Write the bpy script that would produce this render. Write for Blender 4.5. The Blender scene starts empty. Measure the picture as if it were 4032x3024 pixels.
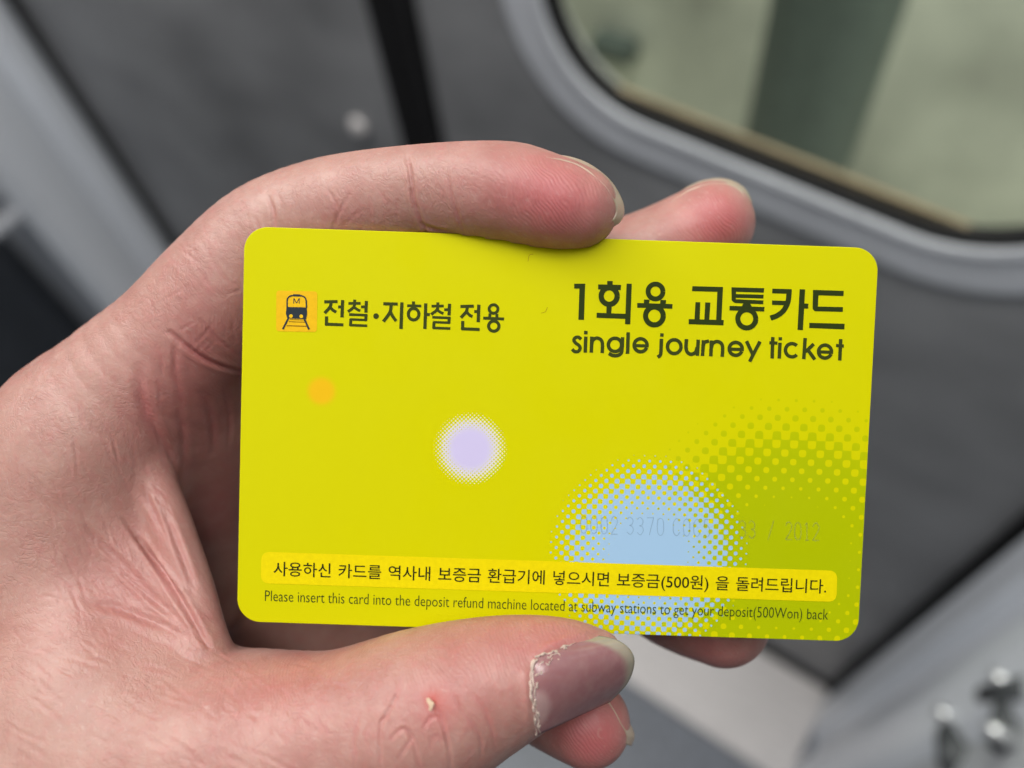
import bpy, bmesh, math, random
import numpy as np
from mathutils import Matrix, Vector

random.seed(3); RNG = np.random.default_rng(7)
scene = bpy.context.scene
C = scene.collection

# ------------------------------------------------------------------ frames
# camera: held at 1.40 m, looking down at the doors of a train, rolled.
F_PX, CU, CV = 2900.0, 2016.0, 1512.0
def _n(a): a = np.asarray(a, float); return a / np.linalg.norm(a)
def ray(u, v): return np.array([(u-CU)/F_PX, -(v-CV)/F_PX, -1.0])
_dn = _n(ray(2350, 3500)); _hs = (.885, .46)
_hz = (_hs[0]*_dn[0]-_hs[1]*_dn[1])/(-_dn[2])
_h = _n([_hs[0], -_hs[1], _hz]); _up = -_dn; _N = np.cross(_h, _up)
R = np.array([_h, -_N, _up])                 # camera -> world rotation
CAM = np.array([0.0, 0.0, 1.402])
def P(u, v, d):                              # a point at depth d (mm) in camera space, mm
    return ray(u, v)*d
def w_mm(p):                                 # camera-space mm -> world m
    return (np.asarray(p, float)/1000.0) @ R.T + CAM
def on_y(u, v, y):
    r = R @ ray(u, v); return r*(y/r[1]) + CAM
def on_x(u, v, x):
    r = R @ ray(u, v); return r*(x/r[0]) + CAM

# ------------------------------------------------------------------ camera
cd = bpy.data.cameras.new('camera'); cam = bpy.data.objects.new('camera', cd); C.objects.link(cam)
cam.matrix_world = Matrix.Translation(CAM.tolist()) @ Matrix(R.tolist()).to_4x4()
cd.sensor_width = 36; cd.lens = F_PX/4032*36
cd.clip_start = .005; cd.clip_end = 60
cd.dof.use_dof = True; cd.dof.focus_distance = .0985; cd.dof.aperture_fstop = 8.6
cd.dof.aperture_blades = 0
scene.camera = cam
# ------------------------------------------------------------------ world + lamps (train ceiling lights, added fill outside)
wd = bpy.data.worlds.new('World'); scene.world = wd; wd.use_nodes = True
bg = wd.node_tree.nodes['Background']; bg.inputs[0].default_value = (.80, .88, 1, 1); bg.inputs[1].default_value = .06
def lamp(name, loc, target, sx, sy, power, col=(1, .97, .93)):
    l = bpy.data.lights.new(name, 'AREA'); l.shape = 'RECTANGLE'; l.size = sx; l.size_y = sy
    l.energy = power; l.color = col
    o = bpy.data.objects.new(name, l); C.objects.link(o); o.location = loc
    d = Vector(target)-Vector(loc); o.rotation_euler = d.to_track_quat('-Z', 'Y').to_euler()
    return o
lamp('ceiling_lamp', (-.55, -.45, 2.25), (-.1, .1, 1.3), 2.0, .28, 6.6)
lamp('ceiling_lamp', (-.50, .06, 2.35), (-.50, .22, 1.0), 1.9, .30, 26)
lamp('platform_fill', (.1, 1.0, 2.5), (.2, 1.6, .8), 2.4, .3, 95, (1, .98, .88))  # unseen area light, added to brighten the wall behind the window
scene.view_settings.view_transform = 'Standard'; scene.view_settings.look = 'None'
scene.view_settings.exposure = 0; scene.view_settings.gamma = 1
scene.cycles.use_denoising = True
scene.cycles.max_bounces = 8

# ------------------------------------------------------------------ helpers
def props(o, label=None, cat=None, group=None, kind=None):
    if label: o['label'] = label
    if cat: o['category'] = cat
    if group: o['group'] = group
    if kind: o['kind'] = kind
    return o
def empty(name, loc, **k):
    o = bpy.data.objects.new(name, None); C.objects.link(o); o.location = loc; o.empty_display_size = .02
    return props(o, **k)
def world_of(o):
    m = Matrix.Translation(o.location)
    return m
def mesh_obj(name, V, Fc, mat, parent=None, smooth=False, origin=None):
    """V in world metres. Children keep world shape; roots have only a translation."""
    V = np.asarray(V, float)
    if origin is None:
        origin = np.zeros(3) if parent is None else np.zeros(3)
    off = np.array(origin, float)
    if parent is not None:
        p = parent
        base = np.zeros(3)
        while p is not None:
            base += np.array(p.location); p = p.parent
        V = V - base
    else:
        V = V - off
    me = bpy.data.meshes.new(name); me.from_pydata(V.tolist(), [], [list(map(int, f)) for f in Fc]); me.update()
    if smooth: me.polygons.foreach_set('use_smooth', [True]*len(me.polygons))
    if mat is not None: me.materials.append(mat)
    o = bpy.data.objects.new(name, me); C.objects.link(o)
    if parent is not None: o.parent = parent
    else: o.location = off
    return o
def bm_obj(name, bm, mat, parent=None, smooth=False, origin=None):
    bm.verts.ensure_lookup_table()
    for i, v in enumerate(bm.verts): v.index = i
    V = [v.co[:] for v in bm.verts]; Fc = [[v.index for v in f.verts] for f in bm.faces]
    bm.free()
    return mesh_obj(name, V, Fc, mat, parent, smooth, origin)
def box_bm(lo, hi, bev=0.0, seg=2):
    bm = bmesh.new(); bmesh.ops.create_cube(bm, size=1)
    lo = Vector(lo); hi = Vector(hi); c = (lo+hi)/2; s = hi-lo
    for v in bm.verts: v.co = Vector((c[i]+v.co[i]*s[i] for i in range(3)))
    if bev: bmesh.ops.bevel(bm, geom=bm.edges[:], offset=bev, segments=seg, profile=.5, affect='EDGES')
    return bm
def tube(path, rad, n=14):
    """closed-end tube along a list of world points; rad scalar or list"""
    path = np.asarray(path, float); m = len(path)
    rad = np.full(m, rad) if np.isscalar(rad) else np.asarray(rad, float)
    T = np.gradient(path, axis=0); T /= np.linalg.norm(T, axis=1)[:, None]
    up = np.array([0, 0, 1.0]) if abs(T[0][2]) < .9 else np.array([1.0, 0, 0])
    V = []; Fc = []
    for i in range(m):
        a = np.cross(T[i], up); a /= np.linalg.norm(a); b = np.cross(a, T[i]); up = b
        for k in range(n):
            t = 2*math.pi*k/n; V.append(path[i]+rad[i]*(a*math.cos(t)+b*math.sin(t)))
    for i in range(m-1):
        for k in range(n):
            k2 = (k+1) % n; Fc.append([i*n+k, i*n+k2, (i+1)*n+k2, (i+1)*n+k])
    Fc.append(list(range(n))[::-1]); Fc.append([(m-1)*n+k for k in range(n)])
    return V, Fc
def smooth_path(pts, n=40):
    """Catmull-Rom through pts"""
    p = np.asarray(pts, float); p = np.vstack([2*p[0]-p[1], p, 2*p[-1]-p[-2]])
    out = []; m = len(p)-3; per = max(2, n//m)
    for i in range(m):
        a, b, c, d = p[i:i+4]
        for t in np.linspace(0, 1, per, endpoint=False):
            out.append(.5*((2*b)+(-a+c)*t+(2*a-5*b+4*c-d)*t*t+(-a+3*b-3*c+d)*t**3))
    out.append(p[-2]); return np.array(out)

# ------------------------------------------------------------------ materials
class NT:
    def __init__(s, name):
        s.m = bpy.data.materials.new(name); s.m.use_nodes = True; s.t = s.m.node_tree
        s.b = s.t.nodes['Principled BSDF']; s.out = s.t.nodes['Material Output']
    def node(s, typ, **k):
        n = s.t.nodes.new(typ)
        for a, v in k.items(): setattr(n, a, v)
        return n
    def link(s, a, b): s.t.links.new(a, b)
    def put(s, sock, v):
        if isinstance(v, bpy.types.NodeSocket): s.link(v, sock)
        else: sock.default_value = v
    def math(s, op, a, b=None, c=None, clamp=False):
        n = s.node('ShaderNodeMath', operation=op); n.use_clamp = clamp
        s.put(n.inputs[0], a)
        if b is not None: s.put(n.inputs[1], b)
        if c is not None: s.put(n.inputs[2], c)
        return n.outputs[0]
    def mix(s, f, a, b, blend='MIX'):
        n = s.node('ShaderNodeMix', data_type='RGBA', blend_type=blend)
        s.put(n.inputs[0], f); s.put(n.inputs[6], a); s.put(n.inputs[7], b); return n.outputs[2]
    def ramp(s, x, a, b, lo=0.0, hi=1.0, smooth=False):
        n = s.node('ShaderNodeMapRange'); n.clamp = True
        if smooth: n.interpolation_type = 'SMOOTHSTEP'
        s.put(n.inputs[0], x); n.inputs[1].default_value = a; n.inputs[2].default_value = b
        n.inputs[3].default_value = lo; n.inputs[4].default_value = hi; return n.outputs[0]
    def noise(s, vec, scale, detail=3, rough=.5, dist=0):
        n = s.node('ShaderNodeTexNoise'); s.link(vec, n.inputs['Vector'])
        n.inputs['Scale'].default_value = scale; n.inputs['Detail'].default_value = detail
        n.inputs['Roughness'].default_value = rough; n.inputs['Distortion'].default_value = dist
        return n.outputs[0]
    def coords(s, kind='Object'):
        return s.node('ShaderNodeTexCoord').outputs[kind]
    def mapping(s, vec, scale=(1, 1, 1), rot=(0, 0, 0), loc=(0, 0, 0)):
        n = s.node('ShaderNodeMapping'); s.link(vec, n.inputs[0])
        n.inputs['Scale'].default_value = scale; n.inputs['Rotation'].default_value = rot; n.inputs['Location'].default_value = loc
        return n.outputs[0]
    def bump(s, h, strength, dist, prev=None):
        n = s.node('ShaderNodeBump'); n.inputs['Strength'].default_value = strength; n.inputs['Distance'].default_value = dist
        s.link(h, n.inputs['Height'])
        if prev is not None: s.link(prev, n.inputs['Normal'])
        return n.outputs[0]
def rgb(r, g, b): return (r, g, b, 1)
def plain(name, col, rough=.5, metal=0.0, spec=.5, var=.12, vscale=40, stretch=(1, 1, 1)):
    t = NT(name); co = t.mapping(t.coords(), scale=stretch)
    n = t.noise(co, vscale, 4)
    c = t.mix(t.ramp(n, .3, .7), rgb(*[x*(1-var) for x in col]), rgb(*[min(1, x*(1+var)) for x in col]))
    t.link(c, t.b.inputs['Base Color']); t.b.inputs['Roughness'].default_value = rough
    t.b.inputs['Metallic'].default_value = metal; t.b.inputs['Specular IOR Level'].default_value = spec
    return t.m

# ================================================================== SETTING: train doorway
YD = .48; YJ = .42; XL, XR = -1.36, .182; YF = .278; YS = .292
M_floor = plain('floor_vinyl', (.17, .19, .225), .45, var=.18, vscale=60)
M_sill = plain('sill_metal', (.62, .60, .595), .38, metal=.25, var=.08, vscale=18, stretch=(1, 12, 1))
M_door = plain('brushed_steel_door', (.188, .192, .200), .36, metal=.0, spec=.7, var=.30, vscale=4, stretch=(1.2, 1, 2.2))
M_post = plain('aluminium_post', (.76, .80, .86), .38, metal=.15, var=.06, vscale=6, stretch=(1, 1, .2))
M_groove = plain('groove_dark', (.05, .055, .06), .6)
M_frame = plain('window_frame_aluminium', (.47, .49, .53), .55, metal=.15, var=.06, vscale=12)
M_rubber = plain('black_rubber', (.008, .008, .009), .8, spec=.15)
M_seat = plain('seat_base_dark', (.035, .04, .05), .6)
M_cush = plain('seat_cushion_cloth', (.02, .028, .05), .9)
M_chrome = plain('dull_chrome', (.58, .59, .61), .28, metal=.8)
M_rivet = plain('pale_rivet', (.55, .53, .53), .4)
M_pfloor = plain('platform_paving', (.50, .50, .41), .6, var=.1, vscale=3)
M_wall = plain('platform_tile', (.47, .49, .43), .6, var=.34, vscale=3.2)
M_dark = plain('platform_column_paint', (.085, .11, .10), .6)
M_tan = plain('tan_strip', (.11, .08, .045), .6)

bm = bmesh.new()
for x, y in ((-6, -4), (4, -4), (4, YD+.06), (-6, YD+.06)): bm.verts.new((x, y, 0))
bm.faces.new(bm.verts)
props(bm_obj('floor', bm, M_floor), kind='structure')
# platform floor beyond the doors
bm = bmesh.new()
for x, y in ((-6, YD+.10), (6, YD+.10), (6, 3.0), (-6, 3.0)): bm.verts.new((x, y, -.02))
bm.faces.new(bm.verts)
props(bm_obj('platform_floor', bm, M_pfloor), kind='structure')

sp = empty('threshold_plate', (-.5, .38, 0), label='pale metal threshold plate on the floor in front of the doors', cat='threshold')
bm_obj('plate', box_bm((XL, YS, .001), (XR, YD-.012, .012), .004), M_sill, sp)
bm_obj('guide_groove', box_bm((XL+.002, YD-.011, .0012), (XR-.002, YD+.02, .004)), M_rubber, sp)

XS0, XS1 = -.540, -.480
def rrect(x0, x1, z0, z1, r, n=14):
    pts = []
    for cx, cz, a0 in ((x1-r, z0+r, -90), (x1-r, z1-r, 0), (x0+r, z1-r, 90), (x0+r, z0+r, 180)):
        for k in range(n+1):
            a = math.radians(a0+90*k/n); pts.append((cx+r*math.cos(a), cz+r*math.sin(a)))
    return pts
def ring_loft(name, loops, mat, parent, smooth=True, closed_last=False):
    """loops: list of (pts2d, y) with equal counts -> lofted ring"""
    n = len(loops[0][0]); V = []; Fc = []
    for pts, y in loops: V += [(p[0], y, p[1]) for p in pts]
    for i in range(len(loops)-1):
        for k in range(n):
            k2 = (k+1) % n; Fc.append([i*n+k, i*n+k2, (i+1)*n+k2, (i+1)*n+k])
    return mesh_obj(name, V, Fc, mat, parent, smooth)
def door_panel(name, x0, x1, hole, parent):
    z0, z1 = .012, 2.0
    out = [(x0, z0), (x1, z0), (x1, z1), (x0, z1)]
    bm = bmesh.new()
    ov = [bm.verts.new((x, YD, z)) for x, z in out]
    for i in range(4): bm.edges.new((ov[i], ov[(i+1) % 4]))
    hv = [bm.verts.new((x, YD, z)) for x, z in hole]
    for i in range(len(hv)): bm.edges.new((hv[i], hv[(i+1) % len(hv)]))
    bmesh.ops.triangle_fill(bm, use_beauty=True, edges=bm.edges[:], normal=(0, -1, 0))
    geo = bmesh.ops.extrude_face_region(bm, geom=bm.faces[:])
    for e in geo['geom']:
        if isinstance(e, bmesh.types.BMVert): e.co.y += .032
    bmesh.ops.recalc_face_normals(bm, faces=bm.faces[:])
    return bm_obj(name, bm, M_door, parent)
def door_leaf(label, x0, x1, win, seal_x, lean=0.0):
    o = empty('train_door', ((x0+x1)/2, YD, 0), label=label, cat='door')
    wx0, wx1, wz0, wz1, r = win
    pcx, pcz, cl, sl_ = (wx0+wx1)/2, wz0, math.cos(lean), math.sin(lean)
    def rrect(*a): return [(pcx+(x-pcx)*cl-(z-pcz)*sl_, pcz+(x-pcx)*sl_+(z-pcz)*cl) for x, z in globals()['rrect'](*a)]
    door_panel('door_panel', x0, x1, rrect(wx0-.012, wx1+.012, wz0-.012, wz1+.012, r+.012), o)
    W = .046
    A = rrect(wx0-W, wx1+W, wz0-W, wz1+W, r+W*.85)
    B = rrect(wx0-W+.006, wx1+W-.006, wz0-W+.006, wz1+W-.006, r+W*.85-.006)
    Cc = rrect(wx0-.012, wx1+.012, wz0-.012, wz1+.012, r+.010)
    Dd = rrect(wx0-.003, wx1+.003, wz0-.003, wz1+.003, r+.003)
    E0 = rrect(wx0, wx1, wz0, wz1, r)
    ring_loft('window_frame', [(A, YD-.001), (B, YD-.005), (Cc, YD-.0055), (rrect(wx0-.008, wx1+.008, wz0-.008, wz1+.008, r+.007), YD-.0085), (Dd, YD-.007), (Dd, YD+.006)], M_frame, o, smooth=False)
    G = rrect(wx0+.005, wx1-.005, wz0+.005, wz1-.005, r-.004)
    ring_loft('rubber_gasket', [(Dd, YD-.004), (E0, YD-.0045), (G, YD-.001), (G, YD+.010)], M_rubber, o)
    pane = rrect(wx0+.004, wx1-.004, wz0+.004, wz1-.004, r)
    bm = bmesh.new(); f = bm.faces.new([bm.verts.new((p[0], YD+.002, p[1])) for p in pane])
    bm_obj('window_pane', bm, M_glass, o)
    tb = box_bm((wx0+r*.5, YD+.006, wz0+.002), (wx1-r*.5, YD+.012, wz0+.011))
    for v in tb.verts: x_, z_ = v.co.x, v.co.z; v.co.x = pcx+(x_-pcx)*cl-(z_-pcz)*sl_; v.co.z = pcz+(x_-pcx)*sl_+(z_-pcz)*cl
    bm_obj('bottom_trim', tb, M_tan, o)
    bm_obj('edge_seal', box_bm((seal_x[0], YD-.008, .012), (seal_x[1], YD+.03, 2.0), .003, 2), M_rubber, o)
    return o
g = NT('window_glass')
tr = g.node('ShaderNodeBsdfTransparent'); tr.inputs[0].default_value = (.86, .9, .86, 1)
gl = g.node('ShaderNodeBsdfGlossy'); gl.inputs['Roughness'].default_value = .03
fr = g.node('ShaderNodeFresnel'); fr.inputs[0].default_value = 1.5
mx = g.node('ShaderNodeMixShader'); g.link(fr.outputs[0], mx.inputs[0]); g.link(tr.outputs[0], mx.inputs[1]); g.link(gl.outputs[0], mx.inputs[2])
g.link(mx.outputs[0], g.out.inputs[0]); M_glass = g.m

door_leaf('right grey sliding train door with its rounded window frame in view', XS1-.028, XR+.03, (-.345, .088, 1.002, 1.62, .105), (XS1-.032, XS1), math.radians(-4.8))
dl = door_leaf('left grey sliding train door beside the black rubber seam, a round rivet near its edge', XL-.03, XS1-.036, (-1.08, -.66, 1.27, 1.62, .105), (XS0, XS1-.034))
c = on_y(1410, 500, YD-.004)
bm = bmesh.new(); bmesh.ops.create_uvsphere(bm, u_segments=18, v_segments=10, radius=.0125)
for v in bm.verts: v.co = Vector(c.tolist())+Vector((v.co.x, v.co.y*.5, v.co.z))
bm_obj('rivet', bm, M_rivet, dl, True)

# door posts seen from inside the doorway: stepped aluminium extrusions
def post(label, x, s, ys):
    """x: face towards the doorway, s=+1 if the body lies to +x"""
    o = empty('door_post', (x+s*.06, .35, 0), label=label, cat='door post')
    # profile in (depth into body, y)
    prof = ys
    V = []; Fc = []; n = len(prof)
    for z in (.0, 2.0): V += [(x+s*a, y, z) for a, y in prof]
    for k in range(n):
        k2 = (k+1) % n; Fc.append([k, k2, n+k2, n+k])
    Fc.append(list(range(n))); Fc.append([n+k for k in range(n)])
    ob = mesh_obj('post_body', V, Fc, M_post, o)
    xa, xb = sorted((x-s*.004, x+s*.011)); bm_obj('gap_shade', box_bm((xa, .466, .013), (xb, .4785, 2.0)), M_rubber, o)  # black strip put in for the shadow gap between post and door
    return o
profL = [(.30, YD+.06), (.012, YD+.06), (.012, .462), (0, .45), (0, .424), (.014, .416), (.016, .398), (.004, .386), (0, .34), (.002, .298), (.022, YF), (.30, YF)]
pl_ = post('silver grooved door post to the left of the doors', XL, -1, profL)
profR = [(.30, YD+.06), (.010, YD+.06), (.010, .455), (0, .445), (0, .392), (.014, .385), (.015, .352), (.002, .34), (-.004, .305), (.004, .268), (.013, .252), (.30, .252)]
pr_ = post('silver grooved door post low at the right, with small metal latch fittings', XR, 1, profR)
bm_obj('side_panel', box_bm((XR+.012, .05, 0), (XR+.30, .2505, 2.0), .004), plain('side_panel_shade', (.46, .48, .51), .45, var=.06, vscale=8), pr_)  # greyer than the post: its shade is put into the panel colour
# latch fittings on the right post
def fit(name, u, v, rad, leng, mat, tilt=0):
    c = on_x(u, v, XR+.012)
    V, Fc = tube([c+np.array([0, 0, 0]), c+np.array([-leng*.6, 0, 0]), c+np.array([-leng, 0, 0])], [rad, rad, rad*.8], 16)
    return mesh_obj(name, V, Fc, mat, pr_, True)

fit('latch_knob', 3785, 2850, .0052, .022, M_chrome)
fit('latch_knob', 4008, 2930, .0054, .022, M_chrome)
fit('latch_knob', 4010, 2712, .0055, .02, M_chrome)
a = on_x(3895, 2748, XR+.008); b = on_x(4060, 2715, XR+.008)
V, Fc = tube([a, b], .010, 12); mesh_obj('latch_lever', V, Fc, M_groove, pr_, True)
a = on_x(3972, 2745, XR+.008); b = on_x(3945, 2940, XR+.008)
V, Fc = tube([a, b], .009, 12); mesh_obj('latch_stem', V, Fc, M_groove, pr_, True)
a = on_x(3752, 2900, XR+.010); b = on_x(3762, 3010, XR+.010)
V, Fc = tube([a, b], .013, 12); mesh_obj('latch_base', V, Fc, M_groove, pr_, True)

# bench left of the left post
bn = empty('bench_seat', (-2.2, .3, 0), label='dark bench seat in shadow beyond the left door post', cat='bench')
bm_obj('seat_base', box_bm((-3.2, .16, 0), (XL-.305, .60, .40), .01), M_seat, bn)
bm_obj('seat_cushion', box_bm((-3.2, .10, .402), (XL-.305, .60, .47), .02), M_cush, bn)
bm_obj('end_panel', box_bm((XL-.303, .02, .0), (XL-.25, .24, .86), .01), M_seat, bn)
rl = empty('grab_rail', (-1.5, .2, .9), label='grey tubular grab rail bent beside the left door post', cat='rail')
pp = [np.array([XL-.26, .19, on_x(-260, 1010, XL-.10)[2]-.05]), on_x(-260, 1010, XL-.10), on_x(-60, 930, XL-.07), on_x(60, 850, XL-.045), on_x(120, 800, XL-.025), on_x(165, 790, XL-.01)]
V, Fc = tube(smooth_path(pp, 30), .015, 16)
mesh_obj('rail_tube', V, Fc, M_frame, rl, True)

# what stands beyond the window: platform wall, column, low strip
yw = 1.6
wl = props(bm_obj('platform_wall', box_bm((-4, yw, -.02), (5, yw+.1, 2.6)), M_wall, origin=(0, yw, 0)), 'pale greenish tiled wall seen blurred through the door window', 'wall')
def colx(u, v, y): return on_y(u, v, y)
c0 = on_y(3190, 300, 1.25)
props(bm_obj('platform_column', box_bm((c0[0]-.105, 1.20, -.018), (c0[0]+.105, 1.40, 2.6), .085, 8), M_dark, origin=(c0[0], 1.3, 0)), 'dark column standing between the window and the pale wall', 'column')

b0 = on_y(2420, 190, yw-.03)
props(bm_obj('wall_box', box_bm((b0[0]-.06, yw-.06, b0[2]-.025), (b0[0]+.06, yw-.002, b0[2]+.03), .01), M_dark, origin=(b0[0], yw-.03, b0[2])), 'small dark box low on the pale platform wall', 'wall box')

# ================================================================== CARD
Kc = np.array([[1.00001113, .0279866806, 5.83761971], [-.0339284573, .998190211, -7.16773650], [-.00284761317, .0406477444, -100.323952]])
cx = _n(Kc[:, 0]); cy = Kc[:, 1]-cx*(cx@Kc[:, 1]); cy = _n(cy); cz = np.cross(cx, cy); ct = Kc[:, 2]
def card_cam(x, y, z=0): return ct+cx*x+cy*y+cz*z
def px_card(u, v):
    r = ray(u, v); s = (ct@cz)/(r@cz); q = r*s-ct; return np.array([q@cx, q@cy])
CW, CH, CT, CR = 85.6, 53.98, .78, 3.2
cardR = Matrix((R@np.column_stack([cx, cy, cz])).tolist()).to_4x4()
cardM = Matrix.Translation(w_mm(ct).tolist()) @ cardR

def halftone(t, x, y, cxm, cym, r1, r5, r0, pitch, ang=45):
    dx = t.math('SUBTRACT', x, cxm); dy = t.math('SUBTRACT', y, cym)
    r = t.math('SQRT', t.math('ADD', t.math('MULTIPLY', dx, dx), t.math('MULTIPLY', dy, dy)))
    c = t.math('ADD', t.ramp(r, r1, r5, .56, 0), t.ramp(r, r5, r0, .5, -.06))
    k = 2*math.pi/pitch; ca, sa = math.cos(math.radians(ang))*k, math.sin(math.radians(ang))*k
    a = t.math('ADD', t.math('MULTIPLY', x, ca), t.math('MULTIPLY', y, sa))
    b = t.math('ADD', t.math('MULTIPLY', x, -sa), t.math('MULTIPLY', y, ca))
    s = t.math('MULTIPLY_ADD', t.math('ADD', t.math('COSINE', a), t.math('COSINE', b)), .25, .5)
    e = .03
    return t.ramp(t.math('ADD', s, c), 1-e, 1+e), r
t = NT('card_print')
sx = t.node('ShaderNodeSeparateXYZ'); t.link(t.coords(), sx.inputs[0])
X = t.math('MULTIPLY', sx.outputs[0], 1000); Y = t.math('MULTIPLY', sx.outputs[1], 1000)
YEL = rgb(.518, .502, .0006)
col = YEL
p = px_card(3105, 2210); m, r = halftone(t, X, Y, p[0], p[1], 7.4, 17.2, 23.6, 1.71)
col = t.mix(t.math('MULTIPLY', m, t.ramp(r, 14, 23, 1.0, .5)), col, rgb(.345, .402, .0008))
p = px_card(2551, 2185); m, _ = halftone(t, X, Y, p[0], p[1], 4.5, 10.4, 14.2, 1.026)
rim, _ = halftone(t, X, Y, p[0]+.03, p[1]-.04, 4.3, 10.7, 14.6, 1.026)
col = t.mix(rim, col, t.mix(.35, col, rgb(0.18, 0.3024, 0.0144)))
col = t.mix(m, col, rgb(0.288, 0.4464, 0.6192))
p = px_card(1852, 1767); m, r = halftone(t, X, Y, p[0], p[1], 2.4, 3.9, 5.2, .40)
col = t.mix(m, col, t.mix(t.ramp(r, 2.2, 4.2), rgb(0.4968, 0.4536, 0.6696), rgb(0.576, 0.5688, 0.576)))
p = px_card(1266, 1540); m, r = halftone(t, X, Y, p[0], p[1], 1.2, 1.8, 2.45, .30)
col = t.mix(m, col, rgb(0.6696, 0.4032, 0.0072))
t.link(col, t.b.inputs['Base Color'])
t.link(t.ramp(t.noise(t.coords(), 90, 4, .65), .35, .7, .34, .52), t.b.inputs['Roughness']); t.b.inputs['Specular IOR Level'].default_value = .07
nz = t.noise(t.coords(), 4200, 2)
t.link(t.bump(nz, .10, .00003), t.b.inputs['Normal'])
M_card = t.m
def ink(name, col, rough=.5, spec=.08, alpha=1):
    t = NT(name); n = t.noise(t.coords(), 1500, 3)
    t.link(t.mix(t.ramp(n, .3, .7), rgb(*[c*.96 for c in col]), rgb(*[c*1.04 for c in col])), t.b.inputs['Base Color'])
    t.b.inputs['Roughness'].default_value = rough; t.b.inputs['Specular IOR Level'].default_value = spec
    t.b.inputs['Alpha'].default_value = alpha
    return t.m
M_ink = ink('dark_green_ink', (.021, .033, .005))
M_ink2 = ink('olive_ink', (.034, .045, .007))
M_blk = ink('black_ink', (.015, .018, .005))
M_thin = ink('thin_ink', (.025, .043, .007))
M_strip = ink('strip_yellow', (.66, .55, .001), .45, .10)
M_tile = ink('tile_orange', (.67, .40, .007), .45, .10)
M_navy = ink('icon_navy', (.022, .030, .038))
M_brown = ink('icon_brown', (.22, .12, .007))
M_serial = ink('worn_serial_ink', (.11, .12, .17), alpha=.22)

def card_mesh(name, V, Fc, mat, parent, smooth=False):
    me = bpy.data.meshes.new(name)
    me.from_pydata([(a/1000, b/1000, c/1000) for a, b, c in V], [], [list(f) for f in Fc]); me.update()
    me.materials.append(mat)
    if smooth: me.polygons.foreach_set('use_smooth', [True]*len(me.polygons))
    o = bpy.data.objects.new(name, me); C.objects.link(o)
    if parent is not None: o.parent = parent
    return o
# card body
loop = rrect(-CW/2, CW/2, -CH/2, CH/2, CR, 16); n = len(loop); V = []; Fc = []
bev = .10
def inset(lp, d):
    return rrect(-CW/2+d, CW/2-d, -CH/2+d, CH/2-d, CR-d, 16)
for lp, z in ((inset(loop, bev), 0), (inset(loop, .03), -.03), (loop, -bev), (loop, -CT+bev), (inset(loop, bev), -CT)):
    V += [(a, b, z) for a, b in lp]
for i in range(4):
    for k in range(n):
        k2 = (k+1) % n; Fc.append([(i+1)*n+k, (i+1)*n+k2, i*n+k2, i*n+k])
Fc.append(list(range(n))); Fc.append([4*n+k for k in range(n)][::-1])
card = card_mesh('ticket_card', V, Fc, M_card, None)
card.matrix_world = cardM
props(card, 'yellow single journey ticket card with green and blue dots, held in the hand', 'card')

class Ink:
    """flat printed shapes traced in photo pixels, mapped on the card plane"""
    def __init__(s, ox, oy, sc, z=.03): s.o = (ox, oy); s.sc = sc; s.V = []; s.F = []; s.z0 = z; s.k = 0
    def pt(s, x, y): return px_card(s.o[0]+x*s.sc, s.o[1]+y*s.sc)
    def _z(s): s.k += 1; return s.z0+.0006*(s.k % 25)
    def poly(s, pts):
        z = s._z(); b = len(s.V); q = [s.pt(*p) for p in pts]
        A = sum(q[i][0]*q[(i+1) % len(q)][1]-q[(i+1) % len(q)][0]*q[i][1] for i in range(len(q)))
        if A < 0: q = q[::-1]
        s.V += [(a, c, z) for a, c in q]; s.F.append(list(range(b, b+len(q))))
    def stroke(s, pts, w):
        pts = np.asarray(pts, float); z = s._z(); b = len(s.V); m = len(pts)
        T = np.gradient(pts, axis=0) if m > 2 else np.array([pts[1]-pts[0]]*2)
        if m > 2: T[0] = pts[1]-pts[0]; T[-1] = pts[-1]-pts[-2]
        T /= np.linalg.norm(T, axis=1)[:, None]; Nn = np.column_stack([-T[:, 1], T[:, 0]])
        for i in range(m):
            for sg in (-1, 1):
                a, c = s.pt(*(pts[i]+sg*Nn[i]*w/2)); s.V.append((a, c, z))
        for i in range(m-1): s.F.append([b+2*i, b+2*i+1, b+2*i+3, b+2*i+2])
    def curve(s, pts, w, n=24): s.stroke(smooth_path(pts, n), w)
    def ring(s, x, y, rx, ry, w, a0=0, a1=360, n=40):
        a = np.radians(np.linspace(a0, a1, n+1)); s.stroke(np.column_stack([x+rx*np.cos(a), y+ry*np.sin(a)]), w)
    def disc(s, x, y, r, n=20):
        s.poly([(x+r*math.cos(2*math.pi*k/n), y+r*math.sin(2*math.pi*k/n)) for k in range(n)])
    def build(s, name, mat, parent):
        # faces must look to the viewer
        Fc = []
        for f in s.F:
            q = [s.V[i] for i in f]; A = sum(q[i][0]*q[(i+1) % len(q)][1]-q[(i+1) % len(q)][0]*q[i][1] for i in range(len(q)))
            Fc.append(f if A > 0 else f[::-1])
        return card_mesh(name, s.V, Fc, mat, parent)

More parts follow.
